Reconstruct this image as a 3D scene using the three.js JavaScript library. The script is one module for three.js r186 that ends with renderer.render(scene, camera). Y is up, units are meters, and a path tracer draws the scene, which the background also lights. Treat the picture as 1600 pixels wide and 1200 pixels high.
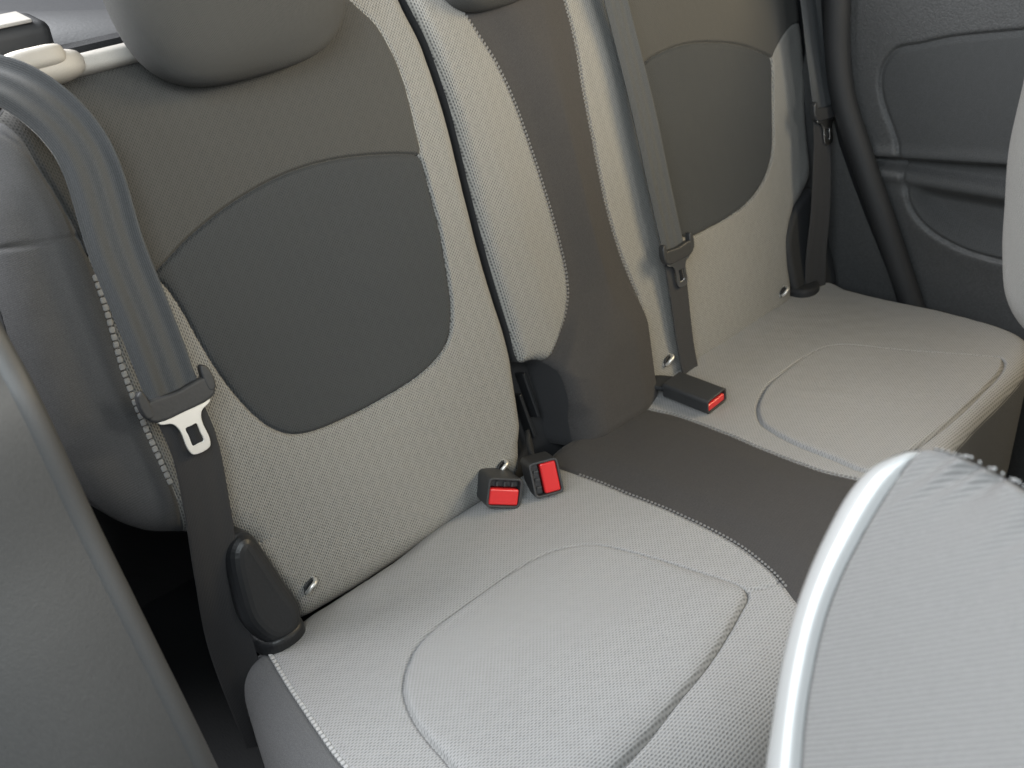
import * as THREE from 'three';
import { mergeGeometries } from 'three/addons/utils/BufferGeometryUtils.js';
import { RoundedBoxGeometry } from 'three/addons/geometries/RoundedBoxGeometry.js';
import { RectAreaLightUniformsLib } from 'three/addons/lights/RectAreaLightUniformsLib.js';

// ---------------------------------------------------------------- camera, light, exposure
const scene = new THREE.Scene();
const camera = new THREE.PerspectiveCamera(43.52, 4 / 3, 0.02, 30);
camera.position.set(-0.3426, 0.8767, 0.7408);
camera.up.set(0.41435, 0.80934, -0.41628);
camera.lookAt(-0.3426 + 0.54103, 0.8767 - 0.58684, 0.7408 - 0.60242);
camera.focus = 1.1; camera.userData.fStop = 8;
const renderer = new THREE.WebGLRenderer({ antialias: true });
renderer.toneMapping = THREE.LinearToneMapping;
renderer.toneMappingExposure = 0.94;
renderer.shadowMap.enabled = true;
RectAreaLightUniformsLib.init();
scene.background = new THREE.Color(0x000000);
// daylight arrives through the openings of the car: the open near door, the windscreen, the far window, the rear window
function opening(name, color, intensity, w, h, at, to) {
  const l = new THREE.RectAreaLight(color, intensity, w, h);
  l.name = name; l.position.set(...at); l.lookAt(...to); scene.add(l); return l;
}
opening('open_door_daylight', new THREE.Color(0.86, 0.95, 1.0), 8.5, 0.9, 0.9, [-0.66, 1.2, 0.75], [0.2, 0.05, 0.3]);
opening('windscreen_daylight', new THREE.Color(1.0, 0.98, 0.92), 18.0, 1.3, 0.6, [0.5, 1.35, 1.9], [0.45, 0.3, 0.0]);
opening('far_window_daylight', new THREE.Color(1.0, 0.81, 0.5), 25.0, 0.7, 0.36, [1.4, 1.12, 0.85], [0.75, 0.35, -0.15]);
opening('rear_window_daylight', new THREE.Color(0.97, 0.98, 1.0), 35.0, 1.0, 0.55, [-0.55, 1.45, -0.95], [0.05, 0.05, 0.4]);
// a patch of direct sun comes through the near quarter glass on to the top of the backrest
const sunPatch = new THREE.SpotLight(new THREE.Color(1.0, 0.95, 0.86), 80, 0, 0.068, 0.5, 2);
sunPatch.name = 'quarter_glass_sun'; sunPatch.position.set(-0.45, 0.95, -1.4); sunPatch.target.position.set(-0.10, 0.632, -0.27); sunPatch.castShadow = true; sunPatch.shadow.radius = 2;
scene.add(sunPatch, sunPatch.target);

// ---------------------------------------------------------------- helpers
let seed = 12345;
const rnd = () => { seed = (seed * 1664525 + 1013904223) >>> 0; return seed / 4294967296; };
const V3 = (x, y, z) => new THREE.Vector3(x, y, z);
const clamp = (x, a, b) => Math.min(b, Math.max(a, x));
const sm = (x) => { x = clamp(x, 0, 1); return x * x * (3 - 2 * x); };
const RC = THREE.MathUtils.degToRad(23), PT = THREE.MathUtils.degToRad(9);
// frames: backrest (x, up the backrest, out of it) and cushion (x, forward, out of it)
const FB = { o: V3(0, 0, 0), u: V3(1, 0, 0), v: V3(0, Math.cos(RC), -Math.sin(RC)), n: V3(0, Math.sin(RC), Math.cos(RC)) };
const FC = { o: V3(0, 0, 0), u: V3(1, 0, 0), v: V3(0, Math.sin(PT), Math.cos(PT)), n: V3(0, Math.cos(PT), -Math.sin(PT)) };
const at = (F, a, b, h = 0) => new THREE.Vector3().copy(F.o).addScaledVector(F.u, a).addScaledVector(F.v, b).addScaledVector(F.n, h);
const bk = (x, s, h = 0) => at(FB, x, s, h), cu = (x, d, h = 0) => at(FC, x, d, h);

function smooth(pts, closed, n = 6) {   // Catmull-Rom through 2D points
  const c = new THREE.CatmullRomCurve3(pts.map((p) => V3(p[0], p[1], 0)), closed, 'centripetal');
  const N = pts.length * n, out = [];
  for (let i = 0; i < N + (closed ? 0 : 1); i++) { const q = c.getPoint(i / N); out.push([q.x, q.y]); }
  return out;
}
class Poly {     // closed outline: signed distance, negative inside
  constructor(pts, n = 5, sharp = false) {
    this.p = sharp ? pts : smooth(pts, true, n);
    this.x0 = Math.min(...this.p.map((q) => q[0])); this.x1 = Math.max(...this.p.map((q) => q[0]));
    this.y0 = Math.min(...this.p.map((q) => q[1])); this.y1 = Math.max(...this.p.map((q) => q[1]));
  }
  sd(x, y) {     // looked up on a grid far from the outline, exact close to it
    const G = this.g || (this.g = this.grid()), i = (x - G.x) / G.s, j = (y - G.y) / G.s, a = Math.floor(i), b = Math.floor(j);
    if (a < 0 || b < 0 || a >= G.w - 1 || b >= G.h - 1) return this.exact(x, y);
    const u = i - a, v = j - b, k = b * G.w + a, f = G.d, q = (f[k] * (1 - u) + f[k + 1] * u) * (1 - v) + (f[k + G.w] * (1 - u) + f[k + G.w + 1] * u) * v;
    return Math.abs(q) < 0.0075 ? this.exact(x, y) : q;
  }
  grid() {
    const s = 0.004, m = 0.1, x = this.x0 - m, y = this.y0 - m, w = Math.ceil((this.x1 - this.x0 + 2 * m) / s) + 1, h = Math.ceil((this.y1 - this.y0 + 2 * m) / s) + 1, d = new Float32Array(w * h);
    for (let j = 0; j < h; j++) for (let i = 0; i < w; i++) d[j * w + i] = this.exact(x + i * s, y + j * s);
    return { x, y, w, h, s, d };
  }
  exact(x, y) {
    const p = this.p, n = p.length; let d = 1e9, inside = false;
    for (let i = 0, j = n - 1; i < n; j = i++) {
      const ax = p[j][0], ay = p[j][1], bx = p[i][0], by = p[i][1], ex = bx - ax, ey = by - ay;
      const t = clamp(((x - ax) * ex + (y - ay) * ey) / (ex * ex + ey * ey + 1e-12), 0, 1);
      const qx = x - ax - t * ex, qy = y - ay - t * ey, dd = qx * qx + qy * qy;
      if (dd < d) d = dd;
      if ((ay > y) !== (by > y) && x < (ex * (y - ay)) / ey + ax) inside = !inside;
    }
    d = Math.sqrt(d); return inside ? -d : d;
  }
}
class Path2 {    // open line: distance
  constructor(pts, n = 6) { this.p = smooth(pts, false, n); }
  d(x, y) {
    const p = this.p; let d = 1e9;
    for (let i = 1; i < p.length; i++) {
      const ax = p[i - 1][0], ay = p[i - 1][1], ex = p[i][0] - ax, ey = p[i][1] - ay;
      const t = clamp(((x - ax) * ex + (y - ay) * ey) / (ex * ex + ey * ey + 1e-12), 0, 1);
      d = Math.min(d, Math.hypot(x - ax - t * ex, y - ay - t * ey));
    }
    return d;
  }
}
const round = (d, r) => (d >= r ? 0 : -(r - Math.sqrt(Math.max(0, r * r - (r - Math.max(d, 0)) ** 2))));   // rounded edge
const groove = (d, w, depth) => -depth * Math.exp(-(d * d) / (w * w));
const sag = (x, y) => 0.00025 * Math.sin(x * 71 + 3.1 * Math.sin(y * 23)) * Math.sin(y * 83 + 2.3 * Math.sin(x * 31 + 1)) + 0.00018 * Math.sin(x * 143 + y * 61 + 2 * Math.sin(y * 47)) * Math.sin(y * 97 - x * 53 + 1.7) + 0.0006 * Math.sin(x * 29 + 1.3) * Math.sin(y * 37 + x * 11);
// a height sheet over a frame, cut into panels; every panel is a mesh of its own
class Sheet {
  constructor(F, box, step, h) {
    this.F = F; this.h = h; const [a0, b0, a1, b1] = box;
    this.nx = Math.round((a1 - a0) / step); this.ny = Math.round((b1 - b0) / step); this.a0 = a0; this.b0 = b0;
    this.sx = (a1 - a0) / this.nx; this.sy = (b1 - b0) / this.ny;
    this.flip = new THREE.Vector3().crossVectors(F.u, F.v).dot(F.n) < 0;
    this.cache = new Map();
  }
  vert(a, b) {
    const e = 0.0005, h = this.h(a, b), F = this.F;
    const ha = clamp((this.h(a + e, b) - this.h(a - e, b)) / (2 * e), -8, 8), hb = clamp((this.h(a, b + e) - this.h(a, b - e)) / (2 * e), -8, 8);
    const p = at(F, a, b, h), n = F.n.clone().addScaledVector(F.u, -ha).addScaledVector(F.v, -hb).normalize();
    return [p, n, a, b];
  }
  panel(fn, uvTurn = false, poly = null) {     // fn < 0 inside
    const { nx, ny } = this, f = new Float32Array((nx + 1) * (ny + 1)).fill(1);
    const ia = poly ? clamp(Math.floor((poly.x0 - this.a0) / this.sx) - 1, 0, nx) : 0, ib = poly ? clamp(Math.ceil((poly.x1 - this.a0) / this.sx) + 1, 0, nx) : nx;
    const ja = poly ? clamp(Math.floor((poly.y0 - this.b0) / this.sy) - 1, 0, ny) : 0, jb = poly ? clamp(Math.ceil((poly.y1 - this.b0) / this.sy) + 1, 0, ny) : ny;
    for (let j = ja; j <= jb; j++) for (let i = ia; i <= ib; i++) f[j * (nx + 1) + i] = fn(this.a0 + i * this.sx, this.b0 + j * this.sy);
    const pos = [], nor = [], uv = [], idx = [], ids = new Map();
    const put = (key, a, b) => {
      let k = ids.get(key); if (k !== undefined) return k;
      const [p, n] = this.vert(a, b); k = pos.length / 3; ids.set(key, k);
      pos.push(p.x, p.y, p.z); nor.push(n.x, n.y, n.z); if (uvTurn) uv.push(b, a); else uv.push(a, b); return k;
    };
    const W = nx + 1;
    const tri = (i0, i1, i2) => {
      const v = [i0, i1, i2], out = [];
      if (f[i0] >= 0 && f[i1] >= 0 && f[i2] >= 0) return;
      for (let k = 0; k < 3; k++) {
        const A = v[k], B = v[(k + 1) % 3], fa = f[A], fb = f[B];
        const ax = this.a0 + (A % W) * this.sx, ay = this.b0 + Math.floor(A / W) * this.sy;
        const bx = this.a0 + (B % W) * this.sx, by = this.b0 + Math.floor(B / W) * this.sy;
        if (fa < 0) out.push(put('v' + A, ax, ay));
        if ((fa < 0) !== (fb < 0)) { const t = fa / (fa - fb), lo = Math.min(A, B), hi = Math.max(A, B); out.push(put('e' + lo + '_' + hi, ax + (bx - ax) * t, ay + (by - ay) * t)); }
      }
      for (let k = 2; k < out.length; k++) if (this.flip) idx.push(out[0], out[k], out[k - 1]); else idx.push(out[0], out[k - 1], out[k]);
    };
    for (let j = ja; j < jb; j++) for (let i = ia; i < ib; i++) { const a = j * W + i, b = a + 1, c = a + W, d = c + 1; tri(a, b, d); tri(a, d, c); }
    const g = new THREE.BufferGeometry();
    g.setAttribute('position', new THREE.Float32BufferAttribute(pos, 3)); g.setAttribute('normal', new THREE.Float32BufferAttribute(nor, 3));
    g.setAttribute('uv', new THREE.Float32BufferAttribute(uv, 2)); g.setIndex(idx); return g;
  }
  skirt(poly, depth, spread = 0) {   // the side wall behind the outline
    const P = poly.p, pos = [], uv = [], idx = [];
    let L = 0, area = 0;
    for (let i = 0; i < P.length; i++) { const q = P[(i + 1) % P.length]; area += P[i][0] * q[1] - q[0] * P[i][1]; }
    const rows = 4;
    for (let i = 0; i <= P.length; i++) {
      const [a, b] = P[i % P.length], pr = P[(i - 1 + P.length) % P.length], nx = P[(i + 1) % P.length];
      let ox = (nx[1] - pr[1]), oy = -(nx[0] - pr[0]); const l = Math.hypot(ox, oy) || 1; ox /= l; oy /= l; if (area < 0) { ox = -ox; oy = -oy; }
      const h0 = this.h(a - ox * 0.0004, b - oy * 0.0004) + 0.0005;
      for (let k = 0; k < rows; k++) { const t = k / (rows - 1), p = at(this.F, a + ox * spread * t, b + oy * spread * t, h0 - depth * t); pos.push(p.x, p.y, p.z); uv.push(L, t * depth); }
      L += Math.hypot(nx[0] - a, nx[1] - b);
    }
    for (let i = 0; i < P.length; i++) for (let k = 0; k < rows - 1; k++) {
      const a = i * rows + k, b = a + rows;
      if ((area > 0) !== this.flip) idx.push(a, a + 1, b, b, a + 1, b + 1); else idx.push(a, b, a + 1, b, b + 1, a + 1);
    }
    const g = new THREE.BufferGeometry();
    g.setAttribute('position', new THREE.Float32BufferAttribute(pos, 3)); g.setAttribute('uv', new THREE.Float32BufferAttribute(uv, 2)); g.setIndex(idx); g.computeVertexNormals(); return g;
  }
}
const taken = new Map();
function numbered(name) { const k = taken.get(name) ?? 0; taken.set(name, k + 1); return k ? name + '_' + String(k).padStart(3, '0') : name; }
function thing(name, label, category, group) {
  const o = new THREE.Group(); o.name = numbered(name); o.userData = { label, category }; if (group) o.userData.group = group; scene.add(o); return o;
}
function part(name, g, m, parent, label) {
  const o = new THREE.Mesh(Array.isArray(g) ? mergeGeometries(g.map(clean)) : g, m); o.name = name; o.castShadow = o.receiveShadow = true; parent.add(o); if (label) o.userData.label = label; return o;
}
function struct(name, g, m) { const o = part(name, g, m, scene); o.userData.kind = 'structure'; return o; }
function clean(g) { const c = g.index ? g.toNonIndexed() : g.clone(); for (const k of Object.keys(c.attributes)) if (!['position', 'normal', 'uv'].includes(k)) c.deleteAttribute(k); return c; }
// orient a geometry: local x,y,z -> given axes at a point
function place(g, p, X, Y, Z) {
  const m = new THREE.Matrix4().makeBasis(X, Y, Z); m.setPosition(p); g.applyMatrix4(m);
  if (m.determinant() < 0) {      // a mirrored frame: turn the faces the right way out
    if (!g.index) g.setIndex([...Array(g.attributes.position.count).keys()]);
    const a = g.index.array; for (let i = 0; i < a.length; i += 3) { const k = a[i]; a[i] = a[i + 1]; a[i + 1] = k; }
  }
  return g;
}
function axes(z, up) { const Z = z.clone().normalize(), X = new THREE.Vector3().crossVectors(up, Z).normalize(), Y = new THREE.Vector3().crossVectors(Z, X); return [X, Y, Z]; }
function shapeOf(pts, n = 5, closedSmooth = true) { return new THREE.Shape((closedSmooth ? smooth(pts, true, n) : pts).map((p) => new THREE.Vector2(...p))); }
function plate(F, pts, h0, thick, bevel, n = 5, sm_ = true, holes = []) {   // a bevelled plate lying in a frame
  const s = shapeOf(pts, n, sm_); for (const hl of holes) s.holes.push(new THREE.Path(smooth(hl, true, 4).map((p) => new THREE.Vector2(...p))));
  const g = new THREE.ExtrudeGeometry(s, { depth: Math.max(thick - 2 * bevel, 0.0002), bevelEnabled: true, bevelThickness: bevel, bevelSize: bevel, bevelOffset: -bevel, bevelSegments: 5, curveSegments: 6 });
  g.translate(0, 0, h0 + bevel); return place(g, F.o, F.u, F.v, F.n);
}
function ribbon(keys, widths, thick, ribs, steps = 60, cols = 20) {   // belt webbing through [centre, across]
  const c = new THREE.CatmullRomCurve3(keys.map((k) => k[0]), false, 'centripetal'), a = new THREE.CatmullRomCurve3(keys.map((k) => k[1]), false, 'centripetal');
  const pos = [], uv = [], idx = []; let len = 0, last = null; const ring = cols * 2 + 2;
  for (let i = 0; i <= steps; i++) {
    const t = i / steps, p = c.getPoint(t), T = c.getTangent(t), A = a.getPoint(t).normalize(); A.addScaledVector(T, -A.dot(T)).normalize();
    const N = new THREE.Vector3().crossVectors(A, T).normalize(); if (last) len += p.distanceTo(last); last = p;
    const f = t * (widths.length - 1), k = Math.min(Math.floor(f), widths.length - 2), w = widths[k] + (widths[k + 1] - widths[k]) * (f - k);
    for (let s = 0; s < 2; s++) for (let j = 0; j <= cols; j++) {
      const q = s ? 1 - j / cols : j / cols, o = (q - 0.5) * w, hh = ribs(q, t) + (s ? -thick / 2 : thick / 2);
      const P = p.clone().addScaledVector(A, o).addScaledVector(N, hh); pos.push(P.x, P.y, P.z); uv.push(q * w, len);
    }
  }
  for (let i = 0; i < steps; i++) for (let j = 0; j < ring; j++) { const x = i * ring + j, y = i * ring + (j + 1) % ring; idx.push(x, x + ring, y, y, x + ring, y + ring); }
  const g = new THREE.BufferGeometry(); g.setAttribute('position', new THREE.Float32BufferAttribute(pos, 3)); g.setAttribute('uv', new THREE.Float32BufferAttribute(uv, 2)); g.setIndex(idx); g.computeVertexNormals(); return g;
}
function tube(pts, r, seg = 60, rad = 8, closed = false) { return new THREE.TubeGeometry(new THREE.CatmullRomCurve3(pts, closed, 'centripetal'), seg, r, rad, closed); }
function loft(rows) {   // rows of points joined into a skin
  const m = rows[0].length, pos = [], uv = [], idx = [];
  rows.forEach((r, i) => r.forEach((p, j) => { pos.push(p.x, p.y, p.z); uv.push(j * 0.02, i * 0.02); }));
  for (let i = 0; i < rows.length - 1; i++) for (let j = 0; j < m - 1; j++) { const a = i * m + j, b = a + m; idx.push(a, b, a + 1, a + 1, b, b + 1); }
  const g = new THREE.BufferGeometry(); g.setAttribute('position', new THREE.Float32BufferAttribute(pos, 3)); g.setAttribute('uv', new THREE.Float32BufferAttribute(uv, 2)); g.setIndex(idx); g.computeVertexNormals(); return g;
}
function superBlob(F, c, r, e, nu = 64, nv = 48) {   // rounded cushion volume
  const g = new THREE.SphereGeometry(1, nu, nv), p = g.attributes.position, sp = (v, k) => Math.sign(v) * Math.abs(v) ** k;
  for (let i = 0; i < p.count; i++) {
    const x = p.getX(i), y = p.getY(i), z = p.getZ(i), q = (Math.abs(x) ** e + Math.abs(y) ** e + Math.abs(z) ** (e * 0.8)) ** (-1 / e);
    const P = at(F, c[0] + x * q * r[0], c[1] + y * q * r[1], c[2] + z * q * r[2]); p.setXYZ(i, P.x, P.y, P.z);
  }
  g.computeVertexNormals(); return g;
}

// ---------------------------------------------------------------- materials
function tex(w, h, fn, srgb) {
  const d = new Uint8Array(w * h * 4);
  for (let y = 0; y < h; y++) for (let x = 0; x < w; x++) { const c = fn(x / w, y / h, x, y), i = (y * w + x) * 4; for (let k = 0; k < 3; k++) d[i + k] = clamp(Math.round((Array.isArray(c) ? c[k] : c) * 255), 0, 255); d[i + 3] = 255; }
  const t = new THREE.DataTexture(d, w, h); t.wrapS = t.wrapT = THREE.RepeatWrapping; t.magFilter = THREE.LinearFilter; t.minFilter = THREE.LinearMipmapLinearFilter; t.generateMipmaps = true;
  if (srgb) t.colorSpace = THREE.SRGBColorSpace; t.needsUpdate = true; return t;
}
// spacer knit: upright strands with staggered open eyelets that show the dark backing; tile = 8 strands x 4 rows
const NS = 8, NR = 4, tileNoise = Array.from({ length: NS * NR * 2 }, () => rnd());
function knit(u, v) {
  let best = 0; const X = u * NS, Y = v * NR;
  for (let i = -1; i <= NS; i++) {
    const cx = i + 0.5, dx = (X - cx); if (Math.abs(dx) > 1) continue;
    for (let j = -1; j <= NR; j++) { const off = (((i % 2) + 2) % 2) * 0.5, cy = j + off + 0.25, dy = Y - cy; best = Math.max(best, (0.75 + 0.25 * tileNoise[((i + NS) % NS) * NR + ((j + NR) % NR)]) * Math.exp(-((dx / 0.28) ** 2 + (dy / 0.36) ** 2))); }
  }
  return 1 - best;   // 1 strand, 0 eyelet
}
function fabric(light, dark, tone, opts = {}) {
  const w = 128, h = 96, vals = new Float32Array(w * h);
  for (let y = 0; y < h; y++) for (let x = 0; x < w; x++) vals[y * w + x] = knit((x + 0.5) / w, (y + 0.5) / h);
  const lin = (c) => c.map((q) => Math.pow(q, 1 / 2.2));
  const L = lin(light), D = lin(dark);
  const map = tex(w, h, (u, v, x, y) => { const k = vals[y * w + x], n = 1 + (rnd() - 0.5) * tone; return [0, 1, 2].map((i) => (D[i] + (L[i] - D[i]) * k) * n); }, true);
  const bump = tex(w, h, (u, v, x, y) => vals[y * w + x], false);
  for (const t of [map, bump]) t.repeat.set(1 / (NS * (opts.pitch ?? 0.0023)), 1 / (NR * (opts.row ?? 0.0047)));
  return new THREE.MeshPhysicalMaterial({ map, bumpMap: bump, bumpScale: opts.bump ?? 0.0009, roughness: 0.92, sheen: opts.sheen ?? 0.25, sheenRoughness: 0.6, sheenColor: new THREE.Color(0.5, 0.5, 0.5), side: THREE.DoubleSide });
}
function twill(base, amp, pitch, bumpScale, diag = 1, cross = 0.4, lint = 1.4) {
  const w = 128, h = 128, n = 16, dn = Math.round(diag * n);
  const f = (u, v) => 0.5 + 0.5 * Math.sin(2 * Math.PI * (u * n + dn * v));
  const g = (u, v) => 0.5 + 0.5 * Math.sin(2 * Math.PI * (u * n * 2 - dn * v));
  const c = base.map((q) => Math.pow(q, 1 / 2.2));
  const map = tex(w, h, (u, v) => { const k = 1 + amp * (f(u, v) * (1 - cross) + g(u, v) * cross - 0.5) + (rnd() - 0.5) * amp * lint; return c.map((q) => q * k); }, true);
  const bump = tex(w, h, (u, v) => f(u, v) * (1 - cross) + g(u, v) * cross, false);
  for (const t of [map, bump]) t.repeat.set(1 / (n * pitch), 1 / (n * pitch));
  return new THREE.MeshPhysicalMaterial({ map, bumpMap: bump, bumpScale, roughness: 0.93, sheen: 0.3, sheenRoughness: 0.6, sheenColor: new THREE.Color(0.35, 0.35, 0.36), side: THREE.DoubleSide });
}
function grained(base, rough, amp = 0.06, bumpScale = 0.00025, rep = 40) {
  const c = base.map((q) => Math.pow(q, 1 / 2.2)), N = 128, a = new Float32Array(N * N);
  for (let i = 0; i < N * N; i++) a[i] = rnd();
  const bl = (x, y) => { let s = 0; for (let j = -1; j <= 1; j++) for (let i = -1; i <= 1; i++) s += a[((y + j + N) % N) * N + (x + i + N) % N]; return s / 9; };
  const map = tex(N, N, (u, v, x, y) => { const k = 1 + amp * (bl(x, y) - 0.5) * 3; return c.map((q) => q * k); }, true), bump = tex(N, N, (u, v, x, y) => bl(x, y), false);
  map.repeat.set(rep / 4, rep / 4); bump.repeat.set(rep / 4, rep / 4);
  return new THREE.MeshPhysicalMaterial({ map, bumpMap: bump, bumpScale, roughness: rough, side: THREE.DoubleSide });
}
const M = {
  light: fabric([0.305, 0.30, 0.283], [0.06, 0.06, 0.058], 0.1),
  lightSeat: fabric([0.325, 0.324, 0.322], [0.145, 0.145, 0.146], 0.06, { bump: 0.0005, pitch: 0.0027, row: 0.0052 }),
  dark: fabric([0.044, 0.048, 0.051], [0.015, 0.016, 0.018], 0.12, { pitch: 0.0021, row: 0.0042, bump: 0.0006, sheen: 0.3 }),
  shoulder: fabric([0.066, 0.065, 0.061], [0.026, 0.026, 0.025], 0.1, { pitch: 0.0021, row: 0.0042, bump: 0.0006, sheen: 0.3 }),
  centre: twill([0.041, 0.0385, 0.038], 0.3, 0.0022, 0.0003),
  bolster: twill([0.09, 0.091, 0.094], 0.25, 0.0022, 0.0003),
  backing: twill([0.03, 0.03, 0.032], 0.15, 0.003, 0.0003),
  thread: new THREE.MeshStandardMaterial({ color: new THREE.Color().setRGB(0.38, 0.38, 0.38), roughness: 0.8 }),
  threadGrey: new THREE.MeshStandardMaterial({ color: new THREE.Color().setRGB(0.17, 0.17, 0.17), roughness: 0.75 }),
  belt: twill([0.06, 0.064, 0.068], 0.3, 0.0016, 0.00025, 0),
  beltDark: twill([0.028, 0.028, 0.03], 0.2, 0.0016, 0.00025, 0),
  black: grained([0.014, 0.015, 0.017], 0.42),
  blackMatt: grained([0.016, 0.017, 0.019], 0.75),
  blackSatin: grained([0.03, 0.031, 0.033], 0.5),
  rubber: grained([0.012, 0.013, 0.015], 0.65),
  red: new THREE.MeshPhysicalMaterial({ color: new THREE.Color().setRGB(0.62, 0.018, 0.02), roughness: 0.35, clearcoat: 1.0, clearcoatRoughness: 0.22 }),
  metal: new THREE.MeshPhysicalMaterial({ color: new THREE.Color().setRGB(0.82, 0.81, 0.78), metalness: 0.75, roughness: 0.42 }),
  steel: new THREE.MeshPhysicalMaterial({ color: new THREE.Color().setRGB(0.6, 0.6, 0.6), metalness: 1, roughness: 0.28 }),
  silver: new THREE.MeshPhysicalMaterial({ color: new THREE.Color().setRGB(0.46, 0.46, 0.455), metalness: 0.15, roughness: 0.34, clearcoat: 0.5, clearcoatRoughness: 0.3, side: THREE.DoubleSide }),
  trimGrey: grained([0.085, 0.09, 0.096], 0.55, 0.06, 0.0003),
  doorGrey: grained([0.064, 0.065, 0.066], 0.55, 0.12, 0.0008),
  cargo: grained([0.06, 0.062, 0.066], 0.6, 0.06, 0.0003),
  doorInsert: twill([0.05, 0.052, 0.053], 0.3, 0.003, 0.0003),
  jamb: grained([0.05, 0.05, 0.05], 0.5, 0.05, 0.0002),
  carpet: twill([0.09, 0.1, 0.115], 0.4, 0.004, 0.0012),
  beige: grained([0.4, 0.38, 0.35], 0.45, 0.03, 0.0002),
  pocket: twill([0.195, 0.189, 0.184], 0.22, 0.0028, 0.0007, 0.55, 0.08, 0.5),
  taupe: twill([0.2, 0.192, 0.178], 0.3, 0.004, 0.001, 0.3, 0.05, 0.5),
  piping: grained([0.1, 0.1, 0.1], 0.6),
};

// ---------------------------------------------------------------- stitches
const bead = new THREE.SphereGeometry(1, 7, 5);
function walk(path, pitch) {  // evenly spaced points on a 2D line with tangents
  const out = []; let need = 0;
  for (let i = 1; i < path.length; i++) {
    const [ax, ay] = path[i - 1], [bx, by] = path[i], l = Math.hypot(bx - ax, by - ay); let t = need;
    while (t <= l) { out.push([ax + (bx - ax) * t / l, ay + (by - ay) * t / l, (bx - ax) / l, (by - ay) / l]); t += pitch; }
    need = t - l;
  }
  return out;
}
const block = new RoundedBoxGeometry(2, 2, 2, 1, 0.55);
function stitchGeo(sheet, [a, b, ta, tb], side, along, across, high, twist = 0, base = bead) {
  const F = sheet.F, p = [a - tb * side, b + ta * side], c = Math.cos(twist), s = Math.sin(twist), xa = ta * c - tb * s, xb = tb * c + ta * s;
  const P = at(F, p[0], p[1], sheet.h(p[0], p[1]) + high * 0.35);
  const X = F.u.clone().multiplyScalar(xa).addScaledVector(F.v, xb), Y = F.u.clone().multiplyScalar(-xb).addScaledVector(F.v, xa);
  const g = base.clone(); g.scale(along / 2, across / 2, high); return place(g, P, X, Y, F.n.clone());
}
function seamRows(sheet, line, pitch, rows, mat, parent) {   // fine stitching, too small to pick apart: one part
  const gs = [];
  for (const [side, along, across, high, tw] of rows) for (const q of walk(line, pitch)) gs.push(stitchGeo(sheet, q, side, along, across, high, tw));
  const o = part('stitching', gs, mat, parent); o.userData.kind = 'stuff'; return o;
}
function ladder(sheet, line, pitch, width, mat, parent, cord) {   // large single stitches
  for (const q of walk(line, pitch)) part('stitch', stitchGeo(sheet, q, -0.001, pitch * 0.88, width, 0.0026, 0, block), mat, parent);
}

// ================================================================ near backrest
const splitL = [[0.402, 0.66], [0.402, 0.615], [0.404, 0.572], [0.402, 0.533], [0.400, 0.49], [0.397, 0.442], [0.392, 0.38], [0.387, 0.308], [0.385, 0.246], [0.385, 0.186], [0.382, 0.149], [0.376, 0.116], [0.368, 0.074], [0.357, 0.031], [0.347, 0.004], [0.33, -0.014]];
const nearOutline = new Poly([...splitL, [0.2, -0.022], [0.02, -0.022], [-0.028, -0.014], [-0.036, 0.02], [-0.045, 0.08], [-0.07, 0.125], [-0.105, 0.15], [-0.135, 0.17], [-0.163, 0.205], [-0.178, 0.25], [-0.184, 0.31], [-0.178, 0.382], [-0.17, 0.439], [-0.16, 0.488], [-0.148, 0.54], [-0.115, 0.59], [-0.06, 0.632], [0.01, 0.65], [0.1, 0.655], [0.3, 0.655], [0.38, 0.662]], 4);
const nearInsert = new Poly([[0.338, 0.442], [0.337, 0.397], [0.333, 0.348], [0.324, 0.291], [0.312, 0.246], [0.295, 0.216], [0.270, 0.199], [0.236, 0.189], [0.175, 0.184], [0.118, 0.184], [0.074, 0.189], [0.05, 0.198], [0.03, 0.217], [0.016, 0.243], [0.005, 0.276], [-0.002, 0.306], [-0.008, 0.346], [-0.013, 0.385], [-0.019, 0.409], [-0.025, 0.421], [0.0, 0.434], [0.027, 0.446], [0.089, 0.465], [0.159, 0.475], [0.219, 0.473], [0.279, 0.462], [0.325, 0.449]], 4);
const nearUpper = new Poly([[0.339, 0.446], [0.344, 0.477], [0.349, 0.515], [0.352, 0.549], [0.351, 0.584], [0.347, 0.607], [0.33, 0.64], [0.3, 0.72], [-0.2, 0.72], [-0.1, 0.6], [-0.082, 0.53], [-0.08, 0.47], [-0.06, 0.436], [-0.025, 0.421], [0.0, 0.434], [0.027, 0.446], [0.089, 0.465], [0.159, 0.475], [0.219, 0.473], [0.279, 0.462], [0.325, 0.449]], 4);
const boltLine = [[-0.1, 0.62], [-0.084, 0.55], [-0.079, 0.49], [-0.080, 0.44], [-0.083, 0.408], [-0.087, 0.38], [-0.092, 0.35], [-0.095, 0.311], [-0.096, 0.278], [-0.096, 0.247], [-0.096, 0.214], [-0.1, 0.17], [-0.105, 0.1]];
const nearBolster = new Poly([...boltLine, [-0.3, 0.1], [-0.3, 0.62]], 4);
const bolsterSeam = new Path2([[-0.2, 0.505], [-0.13, 0.492], [-0.07, 0.482]]);
const crown = (s) => (s > 0.46 ? -((s - 0.46) ** 2) * 0.9 : 0);
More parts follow.
